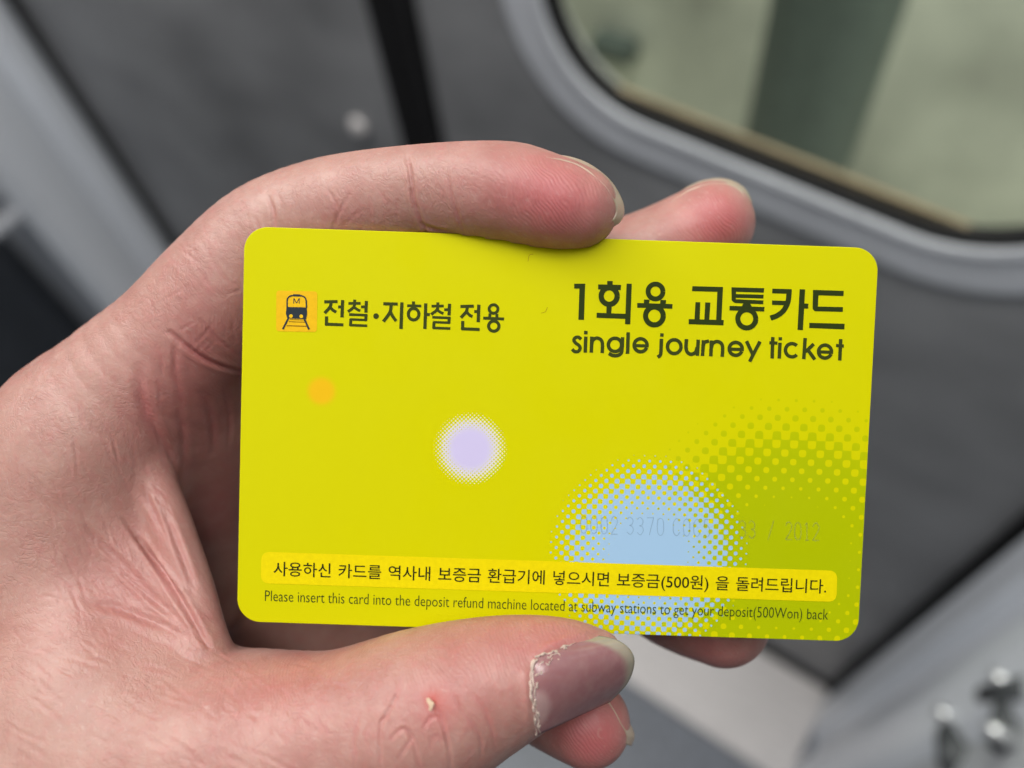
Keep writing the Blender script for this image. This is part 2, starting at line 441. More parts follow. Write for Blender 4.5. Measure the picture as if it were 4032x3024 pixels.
# --- title
T_ = Ink(2200, 1080, .5425)
T_.poly([(112, 68), (192, 68), (183, 331), (142, 330), (150, 104), (112, 104)])
T_.poly([(352, 48), (392, 49), (391, 80), (351, 78)]); T_.poly([(286, 73), (453, 77), (450, 115), (286, 110)])
T_.ring(366, 158, 58, 60, 39); T_.poly([(347, 225), (385, 227), (381, 290), (345, 288)])
T_.poly([(275, 279), (492, 287), (490, 324), (274, 316)]); T_.stroke([(511, 68), (500, 363)], 38)
T_.ring(702, 125, 54, 54, 36); T_.poly([(618, 183), (660, 183), (655, 218), (618, 214)]); T_.poly([(738, 185), (780, 187), (775, 222), (735, 220)])
T_.poly([(570, 208), (826, 216), (824, 250), (569, 242)]); T_.ring(694, 302, 64, 65, 38)
T_.poly([(970, 86), (1192, 92), (1190, 128), (967, 122)]); T_.poly([(1152, 92), (1192, 92), (1180, 335), (1142, 335)])
T_.poly([(992, 202), (1027, 203), (1022, 330), (985, 329)]); T_.poly([(1063, 204), (1100, 205), (1092, 332), (1056, 331)])
T_.poly([(943, 325), (1197, 332), (1195, 370), (942, 362)])
T_.poly([(1254, 94), (1491, 101), (1488, 133), (1253, 126)]); T_.poly([(1280, 143), (1486, 148), (1485, 176), (1280, 170)])
T_.poly([(1262, 180), (1485, 190), (1484, 217), (1282, 209), (1266, 200)]); T_.poly([(1253, 94), (1287, 95), (1284, 205), (1266, 201), (1254, 188)])
T_.poly([(1342, 205), (1385, 208), (1405, 240), (1325, 238)]); T_.poly([(1240, 229), (1493, 237), (1491, 270), (1239, 262)])
T_.ring(1364, 323, 65, 66, 37)
T_.poly([(1550, 104), (1691, 108), (1688, 142), (1548, 138)]); T_.poly([(1548, 190), (1665, 193), (1660, 226), (1547, 222)])
T_.curve([(1672, 109), (1667, 180), (1654, 225), (1627, 268), (1585, 300), (1536, 318)], 38)
T_.stroke([(1768, 109), (1752, 404)], 40); T_.poly([(1765, 212), (1812, 213), (1810, 250), (1763, 248)])
T_.poly([(1846, 113), (2068, 120), (2066, 158), (1868, 152)]); T_.poly([(1845, 113), (1886, 114), (1880, 268), (1858, 265), (1842, 250)])
T_.poly([(1852, 233), (2062, 238), (2061, 273), (1858, 268), (1845, 255)]); T_.poly([(1818, 352), (2075, 359), (2072, 400), (1817, 390)])
T_.build('title_lettering', M_ink, card)
# --- subtitle
S = Ink(2200, 1080, .5425); w = 26
def e_(x, y, r): S.ring(x, y, r, r, w, 22, 360, 36); S.stroke([(x-r, y+2), (x+r+12, y+5)], 24)
S.curve([(163, 472), (142, 456), (118, 462), (110, 480), (124, 500), (148, 518), (155, 540), (140, 560), (114, 560), (97, 543)], 25, 40)
S.stroke([(197, 410), (196, 436)], w); S.stroke([(196, 452), (192, 569)], w)
S.stroke([(240, 452), (236, 569)], w); S.curve([(238, 512), (246, 480), (274, 463), (304, 474), (317, 505), (315, 572)], w, 30)
S.ring(408, 512, 48, 48, w); S.curve([(463, 456), (459, 540), (450, 576), (420, 590), (388, 588), (363, 574)], w, 30)
S.stroke([(504, 421), (499, 577)], w); e_(594, 515, 47)
S.stroke([(749, 428), (748, 453)], w); S.curve([(745, 468), (741, 560), (735, 588), (717, 602)], w, 24)
S.ring(838, 525, 49, 50, w)
S.curve([(927, 470), (923, 530), (934, 566), (962, 580), (992, 566), (1004, 530)], w, 30); S.stroke([(1012, 474), (1006, 592)], w)
S.stroke([(1050, 478), (1043, 593)], w); S.curve([(1048, 520), (1058, 494), (1090, 484)], w, 14)
S.stroke([(1108, 480), (1103, 596)], w); S.curve([(1106, 536), (1116, 504), (1145, 488), (1175, 498), (1189, 530), (1186, 599)], w, 30)
e_(1284, 541, 47)
S.stroke([(1362, 484), (1412, 592)], w); S.stroke([(1460, 487), (1385, 633)], w)
S.stroke([(1553, 455), (1548, 611)], w); S.stroke([(1528, 497), (1587, 500)], 24)
S.stroke([(1608, 456), (1607, 480)], w); S.stroke([(1605, 496), (1600, 612)], w)
S.ring(1692, 551, 47, 48, w, 42, 318, 30)
S.stroke([(1788, 462), (1778, 616)], w); S.stroke([(1851, 506), (1790, 563)], w); S.stroke([(1806, 546), (1858, 619)], w)
e_(1932, 561, 47)
S.stroke([(2046, 470), (2039, 626)], w); S.stroke([(2012, 517), (2069, 521)], 24)
S.build('subtitle_lettering', M_ink2, card)
# --- heading beside the icon
H = Ink(1050, 1100, .4521)
def jeon(dx, dy):
    A = lambda l: [(x+dx, y+dy) for x, y in l]
    H.stroke(A([(502, 196), (618, 193)]), 27); H.curve(A([(562, 200), (552, 240), (505, 294)]), 28, 14); H.curve(A([(556, 245), (580, 270), (606, 285)]), 26, 8)
    H.stroke(A([(622, 240), (655, 240)]), 26); H.stroke(A([(662, 180), (656, 332)]), 29)
    H.stroke(A([(522, 322), (520, 398)]), 28); H.stroke(A([(510, 390), (669, 396)]), 27)
def cheol(dx, dy):
    A = lambda l: [(x+dx, y+dy) for x, y in l]
    H.stroke(A([(767, 176), (767, 205)]), 27); H.stroke(A([(712, 209), (818, 208)]), 24); H.curve(A([(768, 215), (755, 245), (708, 282)]), 26, 12); H.curve(A([(765, 245), (790, 262), (816, 274)]), 24, 8)
    H.stroke(A([(822, 240), (865, 239)]), 24); H.stroke(A([(869, 188), (864, 290)]), 28)
    H.stroke(A([(718, 306), (877, 312)]), 23); H.stroke(A([(866, 305), (863, 360)]), 27); H.stroke(A([(728, 348), (874, 354)]), 21)
    H.stroke(A([(734, 342), (730, 405)]), 26); H.stroke(A([(724, 398), (876, 404)]), 23)
jeon(0, 0); cheol(0, 0); H.disc(953, 320, 25)
H.stroke([(1016, 212), (1142, 215)], 27); H.curve([(1086, 220), (1072, 290), (1016, 368)], 29, 18); H.curve([(1078, 282), (1098, 322), (1128, 362)], 28, 10); H.stroke([(1178, 200), (1170, 432)], 29)
H.stroke([(1279, 192), (1279, 218)], 27); H.stroke([(1224, 229), (1347, 232)], 24); H.ring(1280, 303, 46, 50, 28); H.stroke([(1386, 208), (1378, 432)], 29); H.stroke([(1384, 305), (1422, 307)], 27)
cheol(724, 24); jeon(1186, 40)
H.ring(1976, 258, 38, 37, 26); H.stroke([(1946, 298), (1940, 340)], 26); H.stroke([(2006, 300), (2003, 342)], 26); H.stroke([(1886, 337), (2068, 345)], 26); H.ring(1978, 407, 45, 44, 28)
H.build('heading_lettering', M_ink2, card)
# --- icon
def rr_px(Ik, q, r):
    q = np.asarray(q, float); out = []
    for i in range(4):
        a, b, c_ = q[i-1], q[i], q[(i+1) % 4]; e1 = _n(a-b); e2 = _n(c_-b)
        for k in range(9):
            tt = k/8; out.append((b+e1*r)*(1-tt)**2+2*tt*(1-tt)*b+(b+e2*r)*tt*tt)
    return out
I = Ink(1050, 1100, .4521, .03); I.poly(rr_px(I, [(85, 97), (442, 105), (438, 459), (83, 452)], 30)); tile = I.build('icon_tile', M_tile, card)
I = Ink(1050, 1100, .4521, .05); I.stroke([(195, 368), (338, 373)], 7); I.stroke([(174, 403), (352, 409)], 9); I.stroke([(205, 350), (325, 354)], 6)
I.build('track_ties', M_brown, tile)
I = Ink(1050, 1100, .4521, .065)
I.curve([(179, 245), (180, 185), (190, 158), (215, 143), (262, 140), (310, 145), (335, 160), (345, 190), (348, 248)], 13, 50); I.poly([(232, 128), (292, 131), (291, 150), (232, 148)])
I.poly([(174, 240), (350, 245), (353, 300), (346, 347), (180, 339), (168, 300)])
I.stroke([(236, 211), (238, 164)], 6); I.stroke([(238, 164), (260, 207)], 6); I.stroke([(260, 207), (286, 164)], 6); I.stroke([(286, 164), (284, 211)], 6)
I.stroke([(190, 338), (142, 434)], 16); I.stroke([(330, 346), (370, 436)], 16)
I.build('train_drawing', M_navy, tile)
I = Ink(1050, 1100, .4521, .09); I.disc(213, 320, 16); I.disc(303, 322, 16); I.build('headlamp_dots', M_tile, tile)
# --- strip
I = Ink(0, 0, 1, .035); I.poly(rr_px(I, [(1030, 2172), (3297, 2247), (3293, 2370), (1027, 2296)], 34)); strip = I.build('notice_strip', M_strip, card)
# --- text lines
def text_line(body, p0, p1, h_px, z, name, mat, parent, ref, squeeze_fit=True, offset=0.0, space=1.0, shear=0):
    cu = bpy.data.curves.new(name, 'FONT'); cu.body = body; cu.offset = offset; cu.space_word = space
    cu.resolution_u = 3
    o = bpy.data.objects.new(name, cu); C.objects.link(o)
    dg = bpy.context.evaluated_depsgraph_get(); me = bpy.data.meshes.new_from_object(o.evaluated_get(dg))
    bpy.data.objects.remove(o)
    co = np.empty(len(me.vertices)*3); me.vertices.foreach_get('co', co); co = co.reshape(-1, 3)
    a = px_card(*p0); b = px_card(*p1); ex = b-a; L = np.linalg.norm(ex); ex = ex/L; ey = np.array([-ex[1], ex[0]])
    hgt = h_px/28.95
    x0, x1 = co[:, 0].min(), co[:, 0].max()
    sxx = L/(x1-x0); syy = hgt/ref
    q = a+np.outer((co[:, 0]-x0)*sxx, ex)+np.outer(co[:, 1]*syy, ey)
    Fc = [list(pl.vertices) for pl in me.polygons]
    Vv = np.column_stack([q, np.full(len(q), z)])
    me.name = name+'_src'
    res = card_mesh(name, Vv, Fc, mat, parent)
    bpy.data.meshes.remove(me); bpy.data.curves.remove(cu)
    return res
text_line('사용하신 카드를 역사내 보증금 환급기에 넣으시면 보증금(500원) 을 돌려드립니다.', (1077, 2262), (3252, 2332), 60, .065, 'notice_lettering', M_blk, strip, .95, offset=.006, space=1.25)
text_line('Please insert this card into the deposit refund machine located at subway stations to get your deposit(500Won) back', (1043, 2366), (3260, 2440), 46, .03, 'footer_lettering', M_thin, card, .73, offset=-.006)
# --- worn serial number (thin stroke digits)
G = Ink(2150, 2000, .5425)
DG = {'0': [[(.5, 0), (.15, .12), (.05, .5), (.15, .88), (.5, 1), (.85, .88), (.95, .5), (.85, .12), (.5, 0)]],
      '2': [[(.08, .22), (.25, .03), (.6, 0), (.9, .2), (.8, .45), (.05, 1)], [(.05, 1), (.95, 1)]],
      '3': [[(.08, .12), (.45, 0), (.88, .18), (.75, .42), (.4, .48)], [(.4, .48), (.8, .56), (.92, .78), (.5, 1), (.05, .86)]],
      '7': [[(.02, 0), (.95, 0)], [(.95, 0), (.35, 1)]], 'C': [[(.95, .2), (.55, 0), (.12, .2), (.05, .5), (.12, .82), (.55, 1), (.95, .8)]],
      '5': [[(.9, 0), (.2, 0)], [(.2, 0), (.12, .45)], [(.12, .45), (.55, .36), (.92, .65), (.6, 1), (.05, .9)]],
      '1': [[(.2, .15), (.5, 0)], [(.5, 0), (.5, 1)], [(.25, 1), (.75, 1)]], '/': [[(.9, -.05), (.1, 1.05)]]}
def serial(s, x, y, dx, w=52, h=126):
    for i, ch in enumerate(s):
        for st in DG[ch]:
            pts = [(x+i*dx+a*w, y+i*dx*.034+b*h) for a, b in st]
            (G.curve(pts, 6, 20) if len(pts) > 2 else G.stroke(pts, 6))
serial('0002', 248, 57, 74); serial('3370', 585, 66, 73); serial('C0C5', 920, 76, 74); serial('33', 1400, 92, 68); serial('/', 1605, 98, 60); serial('2012', 1735, 103, 66)
G.build('serial_number', M_serial, card)
G = Ink(2100, 950, .633, .03); G.curve([(48, 447), (75, 438), (88, 410)], 2.6, 8); G.build('scratch_mark', M_brown, card)
G = Ink(900, 850, .6103, .03); G.curve([(1932, 295), (1940, 255), (1965, 247)], 2.6, 8); G.build('scratch_mark', M_brown, card)

# ================================================================== HAND  (camera-space mm)
VOX = .5
LO = np.array([-185., -118., -186.]); HI = np.array([40., 33., -80.])
nx, ny, nz_ = [int(v) for v in np.ceil((HI-LO)/VOX)]
gx = (LO[0]+VOX*np.arange(nx)).astype(np.float32); gy = (LO[1]+VOX*np.arange(ny)).astype(np.float32); gz = (LO[2]+VOX*np.arange(nz_)).astype(np.float32)
def field(): return np.full((nx, ny, nz_), 60., np.float32)
def smin_into(G, sl, d, k):
    a = G[sl]
    h = np.maximum(k-np.abs(a-d), 0)/k
    G[sl] = np.minimum(a, d)-h*h*(k*.25)
def cone(G, a, b, ra, rb, k, sq=1.0):
    a = np.asarray(a, np.float32); b = np.asarray(b, np.float32); m = max(ra, rb)+k+3.0
    lo = np.minimum(a, b)-m; hi = np.maximum(a, b)+m
    i0 = np.maximum(((lo-LO)/VOX).astype(int), 0); i1 = np.minimum(((hi-LO)/VOX).astype(int)+2, (nx, ny, nz_))
    if (i1 <= i0).any(): return
    sl = tuple(slice(i0[q], i1[q]) for q in range(3))
    x = gx[sl[0]][:, None, None]-a[0]; y = gy[sl[1]][None, :, None]-a[1]; z = gz[sl[2]][None, None, :]-a[2]
    ab = b-a; L2 = float(ab@ab)+1e-9
    h = np.clip((x*ab[0]+y*ab[1]+z*ab[2])/L2, 0, 1)
    d = np.sqrt((x-h*ab[0])**2+(y-h*ab[1])**2+(z-h*ab[2])**2)-(ra+h*(rb-ra))
    smin_into(G, sl, d.astype(np.float32), k)
def chain(G, pts, k):
    """pts: (u, v, depth, radius mm), rounded through Catmull-Rom; one tapered limb, blended once into G"""
    q = np.array([list(P(u, v, d))+[r] for u, v, d, r in pts]); q = smooth_path(q, max(2, 6*(len(q)-1)))
    m = q[:, 3].max()+k+3.0; lo = q[:, :3].min(0)-m; hi = q[:, :3].max(0)+m
    i0 = np.maximum(((lo-LO)/VOX).astype(int), 0); i1 = np.minimum(((hi-LO)/VOX).astype(int)+2, (nx, ny, nz_))
    sl = tuple(slice(i0[c], i1[c]) for c in range(3)); tmp = np.full([i1[c]-i0[c] for c in range(3)], 60., np.float32)
    for i in range(len(q)-1):
        a, b = q[i][:3], q[i+1][:3]; ra, rb = q[i][3], q[i+1][3]; m = max(ra, rb)+k+3.0
        lo = np.minimum(a, b)-m; hi = np.maximum(a, b)+m
        j0 = np.clip(((lo-LO)/VOX).astype(int), i0, i1); j1 = np.clip(((hi-LO)/VOX).astype(int)+2, i0, i1)
        if (j1 <= j0).any(): continue
        x = gx[j0[0]:j1[0]][:, None, None]-np.float32(a[0]); y = gy[j0[1]:j1[1]][None, :, None]-np.float32(a[1]); z = gz[j0[2]:j1[2]][None, None, :]-np.float32(a[2])
        ab = (b-a).astype(np.float32); L2 = np.float32(ab@ab+1e-9)
        h = np.clip((x*ab[0]+y*ab[1]+z*ab[2])/L2, 0, 1)
        d = np.sqrt((x-h*ab[0])**2+(y-h*ab[1])**2+(z-h*ab[2])**2)-np.float32(ra)-h*np.float32(rb-ra)
        t_ = tuple(slice(j0[c]-i0[c], j1[c]-i0[c]) for c in range(3)); tmp[t_] = np.minimum(tmp[t_], d)
    smin_into(G, sl, tmp, k)
body = field()
INDEX = [(370, 1700, 113, 13.0), (690, 1372, 112, 10.5), (890, 1165, 111, 10.3), (1080, 962, 110, 9.3), (1330, 838, 107.5, 8.1), (1650, 765, 104.2, 7.65), (1950, 758, 100.9, 7.1), (2170, 802, 99.7, 6.35), (2270, 822, 99.5, 5.6)]
MIDDLE = [(420, 1700, 132, 12), (1000, 1400, 131, 9.8), (1500, 1180, 128, 8.8), (2250, 1095, 120, 7.7), (2550, 1005, 117, 7.1), (2800, 882, 115, 6.6)]
RING = [(450, 1800, 150, 11.5), (1000, 1930, 150, 10.2), (1700, 1950, 146, 8.8), (2350, 2200, 130, 7.6), (2650, 2365, 119, 7.4), (2840, 2436, 115, 7.3)]
PINKY = [(480, 1980, 165, 11), (900, 2370, 160, 10), (1420, 2590, 146, 8.6), (1950, 2690, 122, 6.8), (2312, 2846, 108, 6.25)]
THUMB = [(-400, 3250, 106, 20.5), (0, 3150, 105, 20), (500, 3060, 103, 17.3), (900, 3005, 100.5, 14.9), (1300, 2930, 98.5, 11.9), (1640, 2812, 97.3, 10.8), (1870, 2718, 97, 9.1), (2060, 2652, 97, 7.4), (2220, 2612, 97.2, 5.7), (2345, 2588, 97.4, 3.7)]
# palm and metacarpals
chain(body, [(370, 1700, 113, 12.6), (-100, 2250, 114, 16), (-900, 3000, 118, 26)], 6)
chain(body, [(420, 1700, 132, 12.5), (-200, 2400, 134, 16), (-900, 3000, 134, 26)], 6)
chain(body, [(450, 1780, 150, 12), (-200, 2450, 150, 15), (-900, 3050, 144, 24)], 6)
chain(body, [(480, 1950, 165, 10.5), (-200, 2600, 160, 14), (-900, 3100, 150, 22)], 6)
chain(body, [(-400, 3250, 110, 21), (-900, 3200, 122, 30)], 6)
chain(body, [(-900, 3050, 134, 30), (-1500, 3500, 138, 29), (-2500, 4250, 142, 32)], 8)
chain(body, THUMB, 3)
chain(body, INDEX, 2.0)
# first web between thumb and index
chain(body, [(330, 1900, 112, 11.5), (330, 2300, 110, 12), (380, 2650, 106, 13)], 9)
chain(body, [(440, 1660, 113, 7), (470, 1860, 110.8, 6), (515, 2100, 109.2, 5.6), (600, 2380, 106.8, 5.4), (700, 2640, 103.5, 6)], 4)
# rolled lip of the web and the fold beside it
chain(body, [(520, 1690, 110, 3.2), (572, 1830, 108.6, 3.2), (655, 2030, 107, 3.1), (712, 2185, 105.6, 3.0), (765, 2340, 104.2, 2.9), (822, 2560, 102, 2.8)], 1.6)
chain(body, [(400, 2040, 106.5, 2.6), (470, 2130, 105.9, 2.7), (560, 2240, 105.0, 2.6), (680, 2390, 103.6, 2.4), (800, 2545, 101.4, 2.2)], 2.6)
chain(body, MIDDLE, 1.6); chain(body, RING, 1.6); chain(body, PINKY, 1.6)
chain(body, [(600, 1430, 117, 7), (745, 1560, 118, 7.5), (800, 1770, 124, 8), (790, 2100, 137, 8.5), (760, 2350, 143, 9)], 6)
chain(body, [(520, 1500, 132, 9), (950, 1680, 140, 9), (1300, 1800, 144, 9)], 4)
# the card presses into the skin: carve its slab out of the flesh
c3 = np.column_stack([cx, cy, cz])
def carve_card(G, gap=.10):
    i0, i1 = 0, 0
    sl = (slice(None), slice(None), slice(int((-106-LO[2])/VOX), int((-96-LO[2])/VOX)))
    x = gx[:, None, None]-ct[0]; y = gy[None, :, None]-ct[1]; z = gz[sl[2]][None, None, :]-ct[2]
    lx = np.abs(x*cx[0]+y*cx[1]+z*cx[2])-(CW/2+gap); ly = np.abs(x*cy[0]+y*cy[1]+z*cy[2])-(CH/2+gap)
    lz = np.abs(x*cz[0]+y*cz[1]+z*cz[2]+CT/2)-(CT/2+gap)
    q = np.sqrt(np.maximum(lx, 0)**2+np.maximum(ly, 0)**2+np.maximum(lz, 0)**2)+np.minimum(np.maximum(np.maximum(lx, ly), lz), 0)
    G[sl] = np.maximum(G[sl], -q.astype(np.float32))
carve_card(body)
body[0], body[-1], body[:, 0], body[:, -1] = 1, 1, 1, 1
body[:, :, 0] = 1; body[:, :, -1] = 1

def sample(G, p):
    q = (np.asarray(p)-LO)/VOX; q = np.clip(q, 0, np.array([nx, ny, nz_])-1.001)
    i = q.astype(int); f = q-i; r = 0
    for a in (0, 1):
        for b in (0, 1):
            for c in (0, 1):
                w_ = (f[:, 0] if a else 1-f[:, 0])*(f[:, 1] if b else 1-f[:, 1])*(f[:, 2] if c else 1-f[:, 2])
                r = r+w_*G[i[:, 0]+a, i[:, 1]+b, i[:, 2]+c]
    return r
def grad(G, p):
    e = VOX*.9; o = np.empty_like(p)
    for k in range(3):
        dp = np.zeros(3); dp[k] = e; o[:, k] = sample(G, p+dp)-sample(G, p-dp)
    return o/np.maximum(np.linalg.norm(o, axis=1), 1e-6)[:, None]
def hit(uv):
    uv = np.atleast_2d(np.asarray(uv, float)); r = np.array([ray(*p) for p in uv]); d = np.full(len(uv), 80.5)
    for _ in range(160):
        s = sample(body, r*d[:, None]); d = d+np.clip(s*.7, -1, 2.0)*(np.abs(s) > .01)
    p = r*d[:, None]; ok = np.abs(sample(body, p)) < .15
    return p, ok

def surface_nets(G):
    S = G < 0
    A = S[:-1, :-1, :-1].astype(np.int8).copy()
    for a in (0, 1):
        for b in (0, 1):
            for c in (0, 1):
                if a+b+c: A += S[a:nx-1+a, b:ny-1+b, c:nz_-1+c]
    act = (A > 0) & (A < 8); idx = np.argwhere(act); num = np.full(A.shape, -1, np.int32); num[act] = np.arange(len(idx))
    acc = np.zeros((len(idx), 3)); cnt = np.zeros(len(idx))
    offs = [(a, b, c) for a in (0, 1) for b in (0, 1) for c in (0, 1)]
    for o in offs:
        for ax in range(3):
            if o[ax]: continue
            o2 = list(o); o2[ax] = 1
            v0 = G[idx[:, 0]+o[0], idx[:, 1]+o[1], idx[:, 2]+o[2]]; v1 = G[idx[:, 0]+o2[0], idx[:, 1]+o2[1], idx[:, 2]+o2[2]]
            m = (v0 < 0) != (v1 < 0); tt = np.where(m, v0/(v0-v1+1e-12), 0)
            q = np.array(o, float)[None].repeat(len(idx), 0); q[:, ax] = tt
            acc += q*m[:, None]; cnt += m
    V = LO+VOX*(idx+acc/cnt[:, None]); Q = []
    for ax in range(3):
        b, c = (ax+1) % 3, (ax+2) % 3
        sl0 = [slice(None)]*3; sl1 = [slice(None)]*3; sl0[ax] = slice(0, -1); sl1[ax] = slice(1, None)
        s0 = S[tuple(sl0)]; s1 = S[tuple(sl1)]; e = np.argwhere(s0 != s1)
        e = e[(e[:, b] > 0) & (e[:, c] > 0) & (e[:, b] < G.shape[b]-1) & (e[:, c] < G.shape[c]-1)]
        flip = s0[e[:, 0], e[:, 1], e[:, 2]]
        def cell(db, dc):
            q = e.copy(); q[:, b] += db; q[:, c] += dc; return num[q[:, 0], q[:, 1], q[:, 2]]
        quad = np.column_stack([cell(-1, -1), cell(0, -1), cell(0, 0), cell(-1, 0)])
        quad[~flip] = quad[~flip][:, ::-1]; Q.append(quad)
    return V, np.vstack(Q)
HV, HF = surface_nets(body)
for _ in range(3):
    s = sample(body, HV); HV = HV-grad(body, HV)*np.clip(s, -.2, .2)[:, None]*.7
# one midpoint subdivision so that creases have something to bend
def subdivide(V, Fq):
    e = np.vstack([Fq[:, [0, 1]], Fq[:, [1, 2]], Fq[:, [2, 3]], Fq[:, [3, 0]]]); e.sort(axis=1)
    key = e[:, 0].astype(np.int64)*len(V)+e[:, 1]; u, inv = np.unique(key, return_inverse=True)
    mid = (V[u//len(V)]+V[u % len(V)])/2; n = len(Fq); inv = inv+len(V); cen = V[Fq].mean(1)
    ci = len(V)+len(u)+np.arange(n); E = [inv[k*n:(k+1)*n] for k in range(4)]
    F2 = np.vstack([np.column_stack([Fq[:, k], E[k], ci, E[k-1]]) for k in range(4)])
    return np.vstack([V, mid, cen]), F2
HV, HF = subdivide(HV, HF)
s = sample(body, HV); HN = grad(body, HV); HV = HV-HN*np.clip(s, -.2, .2)[:, None]*.8
# smooth normals a little
disp = np.zeros(len(HV)); red = np.zeros(len(HV)); pale = np.zeros(len(HV)); scab = np.zeros(len(HV))
def poly_dist(path):
    lo = path.min(0)-5; hi = path.max(0)+5
    ids = np.where(((HV > lo) & (HV < hi)).all(1))[0]
    d = np.full(len(ids), 1e9); tp = np.zeros(len(ids)); m = len(path)-1
    for i in range(m):
        a, b = path[i], path[i+1]; ab = b-a; h = np.clip(((HV[ids]-a)@ab)/(ab@ab+1e-9), 0, 1)
        dd = np.linalg.norm(HV[ids]-a-h[:, None]*ab, axis=1); w_ = dd < d
        d[w_] = dd[w_]; tp[w_] = ((i+h)/m)[w_]
    return ids, d, tp
def crease(uv, depth, width, redness=.25, n=26, bulge=.35, taper=.7):
    pts, ok = hit(smooth_path(uv, n)); pts = pts[ok]
    if len(pts) < 2: return
    keep = np.r_[True, np.linalg.norm(np.diff(pts, axis=0), axis=1) < 4]; pts = pts[keep]
    if len(pts) < 2: return
    ids, d, tp = poly_dist(pts)
    am = np.sin(np.pi*np.clip(tp, .0, 1))**taper if taper else 1.0
    disp[ids] -= am*(depth*np.exp(-(d/width)**2)-depth*bulge*np.exp(-((d-2.2*width)/(1.2*width))**2))
    red[ids] = np.maximum(red[ids], am*redness*np.exp(-(d/(width*1.4))**2))
def blob(u, v, rad, amount, what, d0=None):
    p, ok = hit([(u, v)])
    if not ok[0]: return
    d = np.linalg.norm(HV-p[0], axis=1); what += amount*np.exp(-(d/rad)**2)
# index
crease([(1600, 610), (1618, 700), (1628, 780), (1650, 850), (1690, 945)], .34, .26, .3, taper=.4)
crease([(1755, 670), (1775, 760), (1800, 840), (1835, 930)], .16, .22, .2, taper=.5)
crease([(1650, 880), (1720, 905), (1800, 915)], .2, .3, .2)
crease([(1285, 740), (1320, 800), (1335, 900)], .12, .22, .15)
crease([(1390, 740), (1330, 850), (1310, 920)], .08, .2, .1)
crease([(1055, 770), (1075, 830), (1085, 910)], .2, .26, .25)
crease([(1000, 850), (1030, 920)], .12, .25, .15)
crease([(660, 1300), (760, 1385), (850, 1435), (965, 1470)], .4, .35, .3, taper=.4)
crease([(780, 1250), (850, 1330), (960, 1420)], .12, .25, .15)
crease([(740, 1000), (830, 1130), (900, 1200)], .06, .25, .1)
crease([(800, 970), (880, 1090), (950, 1130)], .06, .25, .1)
# web folds
crease([(540, 2110), (640, 2260), (730, 2400), (830, 2560)], .65, .36, .22, bulge=.35, taper=.5)
crease([(327, 2067), (470, 2210), (620, 2360), (800, 2530)], .3, .4, .16, bulge=.3, taper=.6)
crease([(319, 2362), (480, 2400), (620, 2455), (800, 2535)], .3, .5, .12, bulge=.3)
crease([(640, 2000), (700, 2150), (770, 2330)], .3, .4, .15, bulge=.5)
crease([(480, 2040), (580, 2170), (700, 2330), (780, 2450)], .3, .3, .15)
crease([(420, 2200), (560, 2330), (690, 2440)], .25, .3, .12)
crease([(560, 1900), (600, 2010), (670, 2150)], .25, .35, .15)
crease([(700, 1600), (722, 1720), (730, 1860)], .2, .5, .2)
crease([(800, 1540), (835, 1660), (845, 1800)], .22, .5, .2)
crease([(880, 1500), (905, 1640), (900, 1760)], .16, .45, .2)
crease([(700, 1330), (690, 1450), (720, 1600)], .12, .4, .2)
crease([(545, 1420), (560, 1560), (590, 1660), (640, 1780)], .28, .7, .4)
crease([(600, 1640), (640, 1730), (700, 1850)], .2, .4, .2)
crease([(410, 1950), (520, 2070), (560, 2140)], .2, .5, .12)
# thumb wrinkles
for l, dp in (([(1500, 3040), (1498, 2865), (1525, 2811), (1572, 2710)], .20), ([(1655, 3040), (1634, 2940), (1613, 2892), (1590, 2830)], .20), ([(1780, 3040), (1763, 2926), (1735, 2824), (1700, 2750)], .20),
              ([(1893, 3000), (1891, 2906), (1830, 2811), (1776, 2720)], .16), ([(1955, 2960), (1935, 2866), (1905, 2791), (1850, 2725)], .10), ([(1530, 2920), (1590, 2870), (1650, 2945)], .12), ([(1655, 2890), (1700, 2825), (1745, 2840)], .10),
              ([(1400, 3030), (1395, 2900), (1420, 2790)], .08), ([(1560, 3000), (1600, 2940), (1630, 2890)], .10), ([(1590, 2650), (1560, 2740), (1565, 2810)], .07), ([(1690, 2960), (1710, 2900), (1760, 2925)], .07), ([(1470, 2980), (1440, 2900), (1470, 2830)], .06)):
    crease(l, dp*1.35, .19, .24, bulge=.2)
# long wrinkles of the stretched web skin
rr = random.Random(5)
for k in range(150):
    u = rr.uniform(20, 640); v = rr.uniform(1250, 2300)
    if v < 1750-(u)*1.05+60: continue
    L = rr.uniform(60, 230); ang = math.radians(rr.uniform(48, 92)+(v-1400)*-.018)
    q = [(u, v), (u+L*.5*math.cos(ang)+rr.uniform(-14, 14), v+L*.5*math.sin(ang)), (u+L*math.cos(ang), v+L*math.sin(ang))]
    crease(q, rr.uniform(.025, .065), rr.uniform(.16, .24), .14, 10, .3)
for k in range(120):
    u = rr.uniform(0, 1300); v = rr.uniform(2300, 3000)
    L = rr.uniform(60, 200); ang = math.radians(rr.uniform(12, 50))
    q = [(u, v), (u+L*.5*math.cos(ang), v+L*.5*math.sin(ang)+rr.uniform(-12, 12)), (u+L*math.cos(ang), v+L*math.sin(ang))]
    crease(q, rr.uniform(.025, .06), rr.uniform(.17, .28), .08, 10, .4)
for k in range(70):
    u = rr.uniform(560, 1580); v = rr.uniform(600, 1450)
    L = rr.uniform(50, 150); ang = math.radians(rr.uniform(30, 90) if rr.random() < .6 else rr.uniform(-60, -20))
    q = [(u, v), (u+L*.5*math.cos(ang)+rr.uniform(-8, 8), v+L*.5*math.sin(ang)), (u+L*math.cos(ang), v+L*math.sin(ang))]
    crease(q, rr.uniform(.025, .06), rr.uniform(.15, .22), .10, 10, .4)
